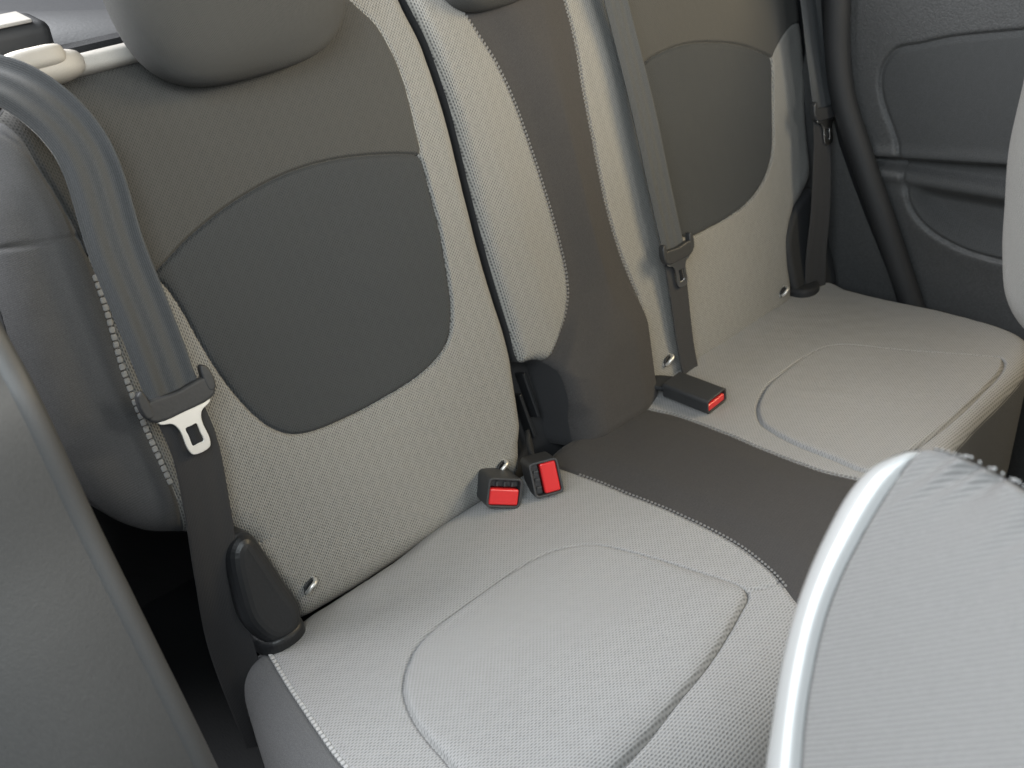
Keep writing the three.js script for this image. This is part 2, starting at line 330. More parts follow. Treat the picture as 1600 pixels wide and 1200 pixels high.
const hNear = (x, s) => {
  const o = -nearOutline.sd(x, s); let h = round(o, x < 0.1 && s > 0.1 ? 0.042 : 0.02 + 0.012 * sm((0.06 - s) / 0.03)) + crown(s);
  h += sag(x, s);
  const i = nearInsert.sd(x, s), u = nearUpper.sd(x, s), b = nearBolster.sd(x, s);
  h += groove(i, 0.0018, 0.004) + (i < 0 ? -0.0016 * (1 - sm(-i / 0.010)) : 0);
  h -= 0.010 * Math.exp(-(((x - 0.155) / 0.15) ** 2) - ((s - 0.32) / 0.16) ** 2);
  if (i > 0) h += groove(u, 0.0025, 0.002);
  h += groove(b, 0.003, 0.003) + groove(bolsterSeam.d(x, s), 0.003, b < 0 ? 0.0025 : 0);
  if (b < 0) h += 0.004 * sm(-b / 0.02);
  return h;
};
const nearSheet = new Sheet(FB, [-0.2, -0.06, 0.42, 0.68], 0.0018, hNear);
{
  const t = thing('rear_bench_section', 'narrow rear backrest section beside the open door, large dark insert and light grey surround', 'car seat');
  const O = (x, s) => nearOutline.sd(x, s), I = (x, s) => nearInsert.sd(x, s), U = (x, s) => nearUpper.sd(x, s), B = (x, s) => nearBolster.sd(x, s);
  part('insert', nearSheet.panel(I, false, nearInsert), M.dark, t, 'charcoal knitted insert');
  part('shoulder_panel', nearSheet.panel((x, s) => Math.max(O(x, s), U(x, s), -I(x, s), -B(x, s)), false, nearUpper), M.shoulder, t, 'dark grey upper panel');
  part('side_bolster', nearSheet.panel((x, s) => Math.max(O(x, s), B(x, s)), false, nearBolster), M.bolster, t, 'plain dark grey side bolster');
  part('surround', nearSheet.panel((x, s) => Math.max(O(x, s), -I(x, s), -U(x, s), -B(x, s))), M.light, t, 'light grey knitted surround');
  part('side_wall', nearSheet.skirt(nearOutline, 0.09), M.backing, t);
  ladder(nearSheet, smooth(boltLine.slice(3, 11), false, 8), 0.0078, 0.0062, M.thread, t);
}

// ================================================================ far backrest with the centre section
const gap = 0.009;
const splitR = splitL.slice(0, 11).map(([x, s]) => [x + gap, s]);
const farOutline = new Poly([...splitR, [0.395, 0.137], [0.415, 0.132], [0.432, 0.122], [0.437, 0.09], [0.434, 0.03], [0.433, -0.01], [0.46, -0.022], [0.6, -0.022], [0.95, -0.022], [0.992, -0.012], [1.008, 0.02], [1.014, 0.06], [1.032, 0.105], [1.055, 0.134], [1.092, 0.155], [1.121, 0.18], [1.136, 0.24], [1.145, 0.286], [1.163, 0.346], [1.175, 0.39], [1.18, 0.44], [1.19, 0.52], [1.17, 0.6], [1.1, 0.65], [0.9, 0.665], [0.6, 0.665], [0.45, 0.667]], 4);
const cLine = [[0.47, 0.68], [0.474, 0.63], [0.480, 0.588], [0.486, 0.56], [0.496, 0.524], [0.503, 0.484], [0.508, 0.445], [0.511, 0.396], [0.513, 0.351], [0.514, 0.305], [0.513, 0.259], [0.509, 0.222], [0.501, 0.196], [0.487, 0.173], [0.466, 0.152], [0.440, 0.130]];
const cLineR = [[0.634, 0.120], [0.633, 0.145], [0.628, 0.172], [0.622, 0.21], [0.619, 0.251], [0.620, 0.298], [0.624, 0.344], [0.628, 0.39], [0.632, 0.435], [0.638, 0.478], [0.646, 0.52], [0.654, 0.57], [0.662, 0.62], [0.67, 0.68]];
const centre = new Poly([...cLine, [0.42, 0.115], [0.41, 0.05], [0.41, -0.06], [0.612, -0.06], [0.616, 0.0], [0.621, 0.04], [0.628, 0.08], ...cLineR], 4);
const farInsert = new Poly([[0.748, 0.40], [0.752, 0.44], [0.77, 0.457], [0.816, 0.464], [0.877, 0.463], [0.936, 0.452], [0.997, 0.434], [1.04, 0.414], [1.066, 0.397], [1.063, 0.377], [1.041, 0.308], [1.019, 0.249], [0.993, 0.219], [0.946, 0.195], [0.890, 0.184], [0.822, 0.183], [0.775, 0.186], [0.75, 0.2], [0.737, 0.23], [0.738, 0.3]], 4);
const farUpper = new Poly([[0.748, 0.40], [0.752, 0.44], [0.77, 0.457], [0.816, 0.464], [0.877, 0.463], [0.936, 0.452], [0.997, 0.434], [1.04, 0.414], [1.068, 0.398], [1.082, 0.408], [1.109, 0.424], [1.141, 0.436], [1.25, 0.44], [1.3, 0.7], [0.78, 0.75], [0.77, 0.66], [0.76, 0.55], [0.752, 0.47]], 4);
const hFar = (x, s) => {
  const o = -farOutline.sd(x, s); let h = round(o, x > 0.95 && s > 0.03 ? 0.03 : 0.016 + 0.014 * sm((0.06 - s) / 0.03)) + crown(s);
  h += sag(x + 3, s);
  const c = centre.sd(x, s), i = farInsert.sd(x, s), u = farUpper.sd(x, s);
  h += groove(c, 0.003, 0.002);
  if (c < 0) { h += 0.02 * sm(-c / 0.07); h += 0.022 * sm((0.19 - s) / 0.09) * sm(-c / 0.02); }
  else h += 0.006 * Math.exp(-((x - 0.45) ** 2) / 0.0016) * (x < 0.55 ? 1 : 0);
  h += groove(i, 0.0018, 0.004) + (i < 0 ? -0.0016 * (1 - sm(-i / 0.010)) : 0);
  h -= 0.010 * Math.exp(-(((x - 0.86) / 0.14) ** 2) - ((s - 0.32) / 0.16) ** 2);
  if (i > 0 && c > 0) h += groove(u, 0.0022, 0.002);
  return h;
};
const farSheet = new Sheet(FB, [0.38, -0.06, 1.2, 0.68], 0.002, hFar);
{
  const t = thing('rear_bench_section', 'wide rear backrest section with a dark centre column between light strips', 'car seat');
  const O = (x, s) => farOutline.sd(x, s), I = (x, s) => farInsert.sd(x, s), U = (x, s) => farUpper.sd(x, s), C = (x, s) => centre.sd(x, s);
  part('insert', farSheet.panel(I, false, farInsert), M.dark, t, 'dark insert of the far seat');
  part('shoulder_panel', farSheet.panel((x, s) => Math.max(O(x, s), U(x, s), -I(x, s), -C(x, s)), false, farUpper), M.shoulder, t, 'dark grey upper panel');
  part('centre_panel', farSheet.panel((x, s) => Math.max(O(x, s), C(x, s)), false, centre), M.centre, t, 'plain dark brown grey centre column');
  part('surround', farSheet.panel((x, s) => Math.max(O(x, s), -I(x, s), -U(x, s), -C(x, s))), M.light, t, 'light grey knitted strips and surround');
  part('side_wall', farSheet.skirt(farOutline, 0.09), M.backing, t);
  const rows = [[-0.0022, 0.0046, 0.0034, 0.0011, 0.4], [0.0022, 0.0046, 0.0034, 0.0011, -0.4]];
  seamRows(farSheet, smooth(cLine.slice(1), false, 6), 0.0056, rows, M.threadGrey, t);
  seamRows(farSheet, smooth(cLineR.slice(1, 13), false, 6), 0.0056, rows, M.threadGrey, t);
  // dark carrier behind the cut-out where the buckle straps come through
  part('lower_carrier', plate(FB, [[0.34, -0.06], [0.47, -0.06], [0.47, 0.15], [0.37, 0.15]], -0.075, 0.02, 0.004, 3, false), M.blackMatt, t);
  for (const [a, b] of [[0.398, 0.045], [0.415, 0.07]]) part('guide_rib', plate(FB, [[a, b - 0.03], [a + 0.006, b - 0.03], [a + 0.003, b + 0.04], [a - 0.003, b + 0.04]], -0.056, 0.02, 0.002, 3, false), M.black, t);
}

// ================================================================ rear cushion
const cushOutline = new Poly([[-0.1, -0.006], [-0.118, 0.012], [-0.143, 0.08], [-0.172, 0.2], [-0.178, 0.36], [-0.15, 0.455], [-0.08, 0.495], [0.05, 0.505], [0.2, 0.507], [0.42, 0.49], [0.6, 0.434], [0.75, 0.412], [0.9, 0.407], [0.98, 0.40], [1.045, 0.378], [1.073, 0.335], [1.083, 0.24], [1.078, 0.13], [1.076, 0.03], [1.074, 0.012], [1.06, -0.006], [0.5, -0.007]], 4);
const outerSeam = [[-0.074, -0.06], [-0.077, -0.018], [-0.083, 0.03], [-0.093, 0.089], [-0.103, 0.157], [-0.110, 0.215], [-0.112, 0.28], [-0.1, 0.36], [-0.085, 0.5]];
const nearSide = new Poly([...outerSeam, [-0.3, 0.5], [-0.3, -0.1]], 4);
const seatInsert = new Poly([[0.011, 0.168], [0.033, 0.153], [0.066, 0.145], [0.125, 0.143], [0.186, 0.144], [0.232, 0.151], [0.262, 0.166], [0.284, 0.188], [0.305, 0.242], [0.320, 0.306], [0.331, 0.367], [0.325, 0.38], [0.299, 0.389], [0.254, 0.401], [0.209, 0.41], [0.163, 0.415], [0.107, 0.421], [0.05, 0.424], [0.0, 0.42], [-0.03, 0.40], [-0.043, 0.36], [-0.041, 0.31], [-0.038, 0.286], [-0.035, 0.259], [-0.029, 0.229], [-0.017, 0.199], [-0.004, 0.181]], 4);
const farSeatInsert = new Poly([[0.884, 0.152], [0.912, 0.211], [0.935, 0.272], [0.964, 0.345], [0.97, 0.365], [0.95, 0.378], [0.86, 0.386], [0.75, 0.386], [0.65, 0.378], [0.612, 0.368], [0.603, 0.354], [0.606, 0.311], [0.608, 0.262], [0.615, 0.217], [0.625, 0.189], [0.65, 0.164], [0.681, 0.147], [0.718, 0.135], [0.764, 0.131], [0.825, 0.131], [0.861, 0.137]], 4);
const stripeL = [[0.37, -0.05], [0.372, 0.03], [0.377, 0.071], [0.382, 0.102], [0.386, 0.149], [0.390, 0.199], [0.392, 0.249], [0.392, 0.288], [0.388, 0.328], [0.379, 0.361], [0.371, 0.384], [0.362, 0.402], [0.35, 0.43], [0.34, 0.52]];
const stripeR = [[0.635, 0.52], [0.606, 0.42], [0.592, 0.385], [0.581, 0.349], [0.575, 0.322], [0.573, 0.256], [0.574, 0.182], [0.574, 0.104], [0.571, 0.072], [0.563, 0.042], [0.555, 0.0], [0.55, -0.05]];
const stripe = new Poly([...stripeL, [0.34, 0.6], [0.625, 0.6], ...stripeR, [0.55, -0.1], [0.37, -0.1]], 4);
const crossSeams = [new Path2([[0.329, 0.374], [0.35, 0.388], [0.372, 0.396]]), new Path2([[0.605, 0.37], [0.598, 0.378], [0.59, 0.382]])];
const hCush = (x, d) => {
  const o = -cushOutline.sd(x, d); let h = round(o, 0.05 - 0.027 * sm((x - 0.55) / 0.15) - 0.018 * sm((0.06 - d) / 0.04) + 0.02 * sm((0.2 - x) / 0.1) + 0.05 * sm((d - 0.3) / 0.1) * sm((0.62 - x) / 0.2));
  h += sag(x + 7, d);
  const a = seatInsert.sd(x, d), b = farSeatInsert.sd(x, d), c = stripe.sd(x, d), e = nearSide.sd(x, d), i = Math.min(a, b);
  const fr = sm((d - 0.24) / 0.14), pw = clamp(-i / (b < a ? 0.008 : 0.010 + 0.022 * fr), 0, 1);      // padded insert stands a little above its surround
  h += groove(i, 0.0022, b < a ? 0.0042 : 0.0034) + (i < 0 ? (b < a ? 0.003 : 0.0045 + 0.005 * fr) * Math.sqrt(1 - (1 - pw) ** 2) : 0);
  h -= 0.006 * Math.exp(-(((x - 0.14) / 0.16) ** 2) - ((d - 0.26) / 0.14) ** 2) + 0.006 * Math.exp(-(((x - 0.8) / 0.16) ** 2) - ((d - 0.26) / 0.14) ** 2);
  h += groove(c, 0.003, 0.0022) + groove(e, 0.003, 0.003);
  if (c < 0) h += 0.006 * sm(-c / 0.05);
  if (c > 0 && i > 0) for (const p of crossSeams) { const q = p.d(x, d); if (q < 0.01) h += groove(q, 0.0022, 0.003); }
  return h;
};
const cushSheet = new Sheet(FC, [-0.2, -0.08, 1.1, 0.52], 0.0016, hCush);
{
  const t = thing('rear_seat_cushion', 'light grey rear bench cushion with a dark centre stripe and two rounded inserts', 'car seat');
  const O = (x, s) => cushOutline.sd(x, s), A = (x, s) => seatInsert.sd(x, s), B = (x, s) => farSeatInsert.sd(x, s), C = (x, s) => stripe.sd(x, s), S = (x, s) => nearSide.sd(x, s);
  part('insert', cushSheet.panel(A, true, seatInsert), M.lightSeat, t);
  part('insert', cushSheet.panel(B, true, farSeatInsert), M.lightSeat, t);
  part('centre_stripe', cushSheet.panel((x, s) => Math.max(O(x, s), C(x, s)), false, stripe), M.centre, t, 'plain dark grey centre stripe');
  part('side_panel', cushSheet.panel((x, s) => Math.max(O(x, s), S(x, s)), false, nearSide), M.bolster, t, 'dark grey outer side of the cushion');
  const rest = (x, s) => Math.max(O(x, s), -A(x, s), -B(x, s), -C(x, s), -S(x, s));
  part('surround', cushSheet.panel((x, s) => Math.max(rest(x, s), x - 0.48), true), M.lightSeat, t);
  part('surround', cushSheet.panel((x, s) => Math.max(rest(x, s), 0.48 - x), true), M.lightSeat, t);
  part('side_wall', cushSheet.skirt(cushOutline, 0.2, -0.01), M.bolster, t);
  const rows = [[-0.0022, 0.0048, 0.0034, 0.0011, 0.4], [0.0022, 0.0048, 0.0034, 0.0011, -0.4]];
  seamRows(cushSheet, smooth(stripeL.slice(2, 12), false, 6), 0.0058, rows, M.threadGrey, t);
  seamRows(cushSheet, smooth(stripeR.slice(2, 11), false, 6), 0.0058, rows, M.threadGrey, t);
  ladder(cushSheet, smooth(outerSeam.slice(1, 7), false, 8), 0.0062, 0.005, M.thread, t);
}

// ================================================================ headrests
function headrest(c, r, label) {
  const t = thing('headrest', label, 'headrest', undefined);
  part('pad', superBlob(FB, c, r, 3.2), M.shoulder, t);
  for (const s of [-1, 1]) part('post', tube([bk(c[0] + s * 0.06, c[1], c[2]), bk(c[0] + s * 0.06, 0.63, -0.03), bk(c[0] + s * 0.06, 0.55, -0.04)], 0.006, 8), M.metal, t);
}
headrest([0.163, 0.702, 0.015], [0.130, 0.120, 0.055], 'large dark grey headrest above the narrow backrest section');
headrest([0.525, 0.70, 0.0], [0.085, 0.115, 0.05], 'small dark headrest over the centre column, only its lower edge showing');

headrest([0.82, 0.745, 0.0], [0.130, 0.120, 0.055], 'dark headrest of the far seat, above the wide backrest section');

// ================================================================ seat belts
const beltRibs = (amp) => (q, t) => amp * (Math.cos(q * Math.PI * 2 * 2.5) * 0.5 + 0.35 * Math.sin(q * 9 + t * 3));
function tongue(t, p, across, down, n, size, coverMat, plateMat = M.metal) {
  const F = { o: p, u: across.clone().normalize(), v: null, n: null };
  F.n = n.clone().addScaledVector(F.u, -n.dot(F.u)).normalize(); F.v = new THREE.Vector3().crossVectors(F.n, F.u).normalize(); if (F.v.dot(down) > 0) F.v.negate();
  const k = size;
  const cover = part('tongue_cover', plate(F, [[-0.037 * k, 0.010 * k], [-0.030 * k, 0.013 * k], [0, 0.0105 * k], [0.030 * k, 0.013 * k], [0.037 * k, 0.010 * k], [0.036 * k, -0.006 * k], [0.028 * k, -0.011 * k], [0, -0.012 * k], [-0.028 * k, -0.011 * k], [-0.036 * k, -0.006 * k]], -0.005, 0.012 * k, 0.003, 4), coverMat, t);
  for (const s of [-1, 1]) part('ear', plate(F, [[s * 0.038 * k, 0.022 * k], [s * 0.032 * k, 0.025 * k], [s * 0.029 * k, 0.012 * k], [s * 0.031 * k, -0.004 * k], [s * 0.0385 * k, -0.002 * k]], -0.004, 0.0115 * k, 0.0025, 4), coverMat, cover);
  const hole = [[-0.0068, -0.028], [0, -0.0275], [0.0068, -0.028], [0.0072, -0.038], [0.0068, -0.0495], [0, -0.05], [-0.0068, -0.0495], [-0.0072, -0.038]].map(([a, b]) => [a * k, b * k]);
  part('tongue_plate', plate(F, [[-0.029 * k, -0.0105 * k], [0.029 * k, -0.0105 * k], [0.027 * k, -0.0145 * k], [0.0165 * k, -0.019 * k], [0.0125 * k, -0.028 * k], [0.0125 * k, -0.050 * k], [0.009 * k, -0.0575 * k], [-0.009 * k, -0.0575 * k], [-0.0125 * k, -0.050 * k], [-0.0125 * k, -0.028 * k], [-0.0165 * k, -0.019 * k], [-0.027 * k, -0.0145 * k]], 0.0, 0.003, 0.0008, 4, true, [hole]), plateMat, t);
}
{ // near belt
  const t = thing('seat_belt', 'wide grey seat belt with folded webbing hanging in front of the near side bolster', 'seat belt');
  const k = [[bk(-0.20, 0.70, -0.10), V3(0.55, 0.1, 0.5)], [bk(-0.135, 0.672, -0.03), V3(0.7, 0, 0.45)], [bk(-0.08, 0.627, 0.022), V3(0.93, 0, 0.25)], [bk(-0.055, 0.565, 0.042), V3(0.99, -0.03, 0.05)], [bk(-0.0625, 0.46, 0.042), V3(0.985, -0.12, 0)], [bk(-0.066, 0.37, 0.045), V3(0.985, -0.1, 0)], [bk(-0.0705, 0.302, 0.047), V3(0.99, 0, 0)]];
  part('upper_webbing', ribbon(k, [0.048, 0.048, 0.049, 0.051, 0.053, 0.054, 0.053], 0.0014, (q, t) => beltRibs(0.0048)(q, t) * sm((t - 0.12) / 0.2), 90, 28), M.belt, t);
  const k2 = [[bk(-0.0705, 0.304, 0.045), V3(1, 0, 0)], [bk(-0.070, 0.25, 0.042), V3(0.99, -0.1, 0)], [bk(-0.082, 0.18, 0.035), V3(0.95, -0.25, 0.1)], [bk(-0.098, 0.10, 0.022), V3(0.9, -0.35, 0.25)], [bk(-0.112, 0.02, 0.01), V3(0.8, -0.3, 0.5)], [bk(-0.12, -0.12, 0.0), V3(0.7, -0.2, 0.6)]];
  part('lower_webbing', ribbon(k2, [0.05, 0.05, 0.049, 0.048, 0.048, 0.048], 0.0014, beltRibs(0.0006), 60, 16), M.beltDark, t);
  tongue(t, bk(-0.068, 0.302, 0.05), bk(-0.034, 0.304, 0.05).sub(bk(-0.104, 0.304, 0.05)), FB.v.clone().negate(), FB.n.clone(), 1.0, M.blackSatin);
}
{ // centre belt
  const t = thing('seat_belt', 'narrow grey seat belt beside the dark centre column', 'seat belt');
  const k = [[bk(0.735, 0.72, 0.0), V3(1, -0.1, 0)], [bk(0.727, 0.62, 0.012), V3(1, -0.1, 0)], [bk(0.718, 0.555, 0.02), V3(1, -0.1, 0)], [bk(0.714, 0.40, 0.024), V3(1, -0.08, 0)], [bk(0.708, 0.28, 0.024), V3(1, -0.06, 0)], [bk(0.704, 0.182, 0.024), V3(1, -0.05, 0)]];
  part('upper_webbing', ribbon(k, [0.044, 0.044, 0.044, 0.046, 0.046, 0.046], 0.0014, beltRibs(0.0022), 60, 24), M.belt, t);
  const k2 = [[bk(0.704, 0.186, 0.022), V3(1, 0, 0)], [bk(0.699, 0.12, 0.018), V3(1, 0, 0)], [bk(0.69, 0.04, 0.014), V3(1, 0, 0)], [bk(0.685, -0.05, 0.012), V3(1, 0, 0)]];
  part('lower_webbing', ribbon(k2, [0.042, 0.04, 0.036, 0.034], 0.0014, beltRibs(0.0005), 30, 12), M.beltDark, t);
  tongue(t, bk(0.706, 0.183, 0.028), V3(1, -0.02, 0), FB.v.clone().negate(), V3(0.1, 0.3, 0.95), 0.9, M.blackSatin, M.steel);
}
{ // far belt
  const t = thing('seat_belt', 'grey seat belt hanging along the far edge of the wide backrest', 'seat belt');
  const k = [[bk(1.142, 0.62, 0.045), V3(1, -0.1, 0.1)], [bk(1.127, 0.468, 0.05), V3(1, -0.1, 0.1)], [bk(1.116, 0.38, 0.05), V3(1, -0.1, 0.1)], [bk(1.105, 0.289, 0.05), V3(1, -0.1, 0.1)]];
  part('upper_webbing', ribbon(k, [0.048, 0.048, 0.05, 0.05], 0.0014, beltRibs(0.0018), 50, 24), M.belt, t);
  const k2 = [[bk(1.104, 0.292, 0.048), V3(1, -0.05, 0.1)], [bk(1.084, 0.223, 0.046), V3(1, -0.05, 0.1)], [bk(1.062, 0.13, 0.036), V3(1, 0, 0.2)], [bk(1.046, 0.05, 0.02), V3(1, 0, 0.3)], [bk(1.04, -0.05, 0.0), V3(1, 0, 0.3)]];
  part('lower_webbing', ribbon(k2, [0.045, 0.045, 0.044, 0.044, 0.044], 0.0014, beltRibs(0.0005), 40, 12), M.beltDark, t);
  tongue(t, bk(1.104, 0.287, 0.054), V3(1, -0.06, 0.1), FB.v.clone().negate(), V3(0.1, 0.3, 0.95), 0.9, M.blackSatin, M.steel);
}

// ================================================================ buckles
function buckle(label, p, axis, up, back, w = 0.043, hgt = 0.034, len = 0.06, roll = 0) {
  const t = thing('belt_buckle', label, 'belt buckle');
  const [X, Y, Z] = axes(axis, up); X.applyAxisAngle(Z, roll); Y.applyAxisAngle(Z, roll);
  const put = (g) => place(g, p.clone(), X, Y, Z);
  // housing: rounded sleeve open at the front; the front rim stands proud round the button
  const o = shapeOf([[-w / 2, -hgt / 2], [w / 2, -hgt / 2], [w / 2, hgt / 2], [-w / 2, hgt / 2]], 1, false);
  const rr = (a, b, r) => { const s = new THREE.Shape(); s.moveTo(-a + r, -b); s.lineTo(a - r, -b); s.quadraticCurveTo(a, -b, a, -b + r); s.lineTo(a, b - r); s.quadraticCurveTo(a, b, a - r, b); s.lineTo(-a + r, b); s.quadraticCurveTo(-a, b, -a, b - r); s.lineTo(-a, -b + r); s.quadraticCurveTo(-a, -b, -a + r, -b); return s; };
  const outer = rr(w / 2, hgt / 2, 0.007); outer.holes.push(new THREE.Path(rr(w / 2 - 0.0032, hgt / 2 - 0.0032, 0.0045).getPoints(6)));
  const sleeve = new THREE.ExtrudeGeometry(outer, { depth: len - 0.002, bevelEnabled: true, bevelThickness: 0.001, bevelSize: 0.001, bevelOffset: -0.001, bevelSegments: 3, curveSegments: 6 }); sleeve.translate(0, 0, -len + 0.001);
  part('housing', put(sleeve), M.blackSatin, t);
  const bh = hgt - 0.0064, bw = w - 0.0066;
  const btn = new RoundedBoxGeometry(bw, bh * 0.66, 0.02, 4, 0.003); btn.translate(0, -bh * 0.165, -0.0108);
  const b = part('release_button', put(btn), M.red, t, 'red release button');
  const slot = new RoundedBoxGeometry(bw, bh * 0.30, 0.02, 3, 0.002); slot.translate(0, bh * 0.345, -0.0165);
  const sl = part('slot', put(slot), M.black, t);
  for (const k of [-1, 0, 1]) { const r = new RoundedBoxGeometry(0.0032, bh * 0.2, 0.004, 2, 0.0008); r.translate(k * bw * 0.26, bh * 0.33, -0.0055); part('slot_tooth', put(r), M.blackSatin, sl); }
  const end = p.clone().addScaledVector(Z, -len + 0.004);
  part('stalk', ribbon([[end, X], [end.clone().lerp(back, 0.5).addScaledVector(Y, 0.004), X], [back, X]], [w * 0.72, w * 0.66, w * 0.6], 0.006, () => 0, 16, 8), M.blackMatt, t);
}
buckle('belt buckle with a wide red button, tucked against the narrow backrest under an anchor wire', cu(0.266, 0.047, 0.024), V3(-0.35, 0.42, 0.84), V3(0.1, 0.9, -0.4), cu(0.335, -0.05, 0.0), 0.047, 0.040, 0.06, -0.36);
buckle('red buttoned belt buckle standing on edge beside the dark centre stripe', cu(0.320, 0.070, 0.027), V3(-0.42, 0.50, 0.76), V3(-0.90, -0.25, -0.2), cu(0.39, -0.04, 0.01), 0.048, 0.040, 0.055, -0.3);
buckle('red buttoned belt buckle lying on the cushion at the foot of the centre column', cu(0.618, 0.118, 0.0135), V3(0.02, 0.12, 1), V3(-0.05, 1, -0.05), cu(0.585, -0.02, 0.012), 0.046, 0.024, 0.082);

// ================================================================ child seat anchors
for (const [x, s, lab] of [[-0.001, 0.024, 'small steel anchor wire at the outer lower corner of the narrow backrest'], [0.305, 0.023, 'small steel anchor wire just behind the pair of buckles'], [0.656, 0.027, 'small steel anchor wire beside the centre belt at the crease'], [0.963, 0.022, 'small steel anchor wire at the outer lower corner of the wide backrest']]) {
  const t = thing('seat_anchor', lab, 'anchor');
  const c = [x, s];
  part('wire', tube([bk(c[0] - 0.007, c[1] - 0.004, -0.02), bk(c[0] - 0.007, c[1] - 0.004, 0.006), bk(c[0] - 0.003, c[1] + 0.001, 0.011), bk(c[0] + 0.004, c[1] + 0.004, 0.011), bk(c[0] + 0.007, c[1] + 0.005, 0.006), bk(c[0] + 0.007, c[1] + 0.005, -0.02)], 0.0028, 30, 8), M.metal, t);
  part('eyelet', plate(FB, [[c[0] - 0.010, c[1] - 0.007], [c[0] + 0.006, c[1] - 0.003], [c[0] + 0.010, c[1] + 0.007], [c[0] - 0.006, c[1] + 0.004]], 0.002, 0.003, 0.001, 4), M.black, t);
}

// ================================================================ hinge covers
{
  const t = thing('hinge_cover', 'black plastic hinge cover at the near rear corner of the cushion', 'cover');
  part('shell', plate(FB, [[-0.080, 0.125], [-0.064, 0.136], [-0.05, 0.131], [-0.042, 0.101], [-0.036, 0.063], [-0.030, 0.02], [-0.045, -0.004], [-0.076, 0.0], [-0.094, 0.035], [-0.092, 0.078]], -0.03, 0.07, 0.016, 5), M.black, t);
  part('foot', plate(FC, [[-0.085, -0.01], [-0.045, -0.01], [-0.032, 0.015], [-0.036, 0.032], [-0.055, 0.04], [-0.078, 0.036], [-0.09, 0.015]], -0.01, 0.025, 0.007, 5), M.black, t);
  const t2 = thing('hinge_cover', 'black plastic hinge cover at the far rear corner of the cushion', 'cover');
  part('shell', plate(FB, [[1.002, 0.10], [1.03, 0.135], [1.07, 0.155], [1.11, 0.16], [1.12, 0.05], [1.11, -0.03], [1.03, -0.03], [1.0, 0.0], [0.995, 0.05]], -0.05, 0.055, 0.01, 5), M.blackMatt, t2);
  part('foot', plate(FC, [[1.0, -0.03], [1.06, -0.03], [1.055, 0.005], [1.035, 0.022], [1.01, 0.024], [0.995, 0.01]], -0.01, 0.024, 0.007, 5), M.blackMatt, t2);
}

// ================================================================ near door jamb
{
  const t = thing('door_jamb_trim', 'smooth grey door opening trim with a rounded edge beside the rear seat', 'trim');
  const edge = [[0.9, 0.02], [0.72, 0.05], [0.62, 0.085], [0.55, 0.117], [0.505, 0.15], [0.411, 0.178], [0.335, 0.212], [0.223, 0.262], [0.126, 0.292], [0.0, 0.318], [-0.2, 0.33]];
  const c = new THREE.CatmullRomCurve3(edge.map(([y, z]) => V3(-0.23, y, z)), false, 'centripetal');
  const bead_ = [], face = [];
  for (let i = 0; i <= 60; i++) {
    const p = c.getPoint(i / 60), row = [], fr = [];
    for (let k = 0; k <= 14; k++) { const a = -0.9 + (k / 14) * 3.4; row.push(V3(p.x - 0.009 + 0.010 * Math.cos(a), p.y, p.z - 0.010 + 0.010 * Math.sin(a))); }
    bead_.push(row);
    for (let k = 0; k <= 24; k++) { const q = k / 24; fr.push(V3(p.x - 0.0145 - 0.30 * q, p.y, p.z - 0.0022 + 0.010 * Math.sin(q * 5) - 0.10 * q * q)); }
    face.push(fr);
  }
  part('edge_bead', loft(bead_), M.jamb, t);
  part('panel', loft(face), M.jamb, t);
}

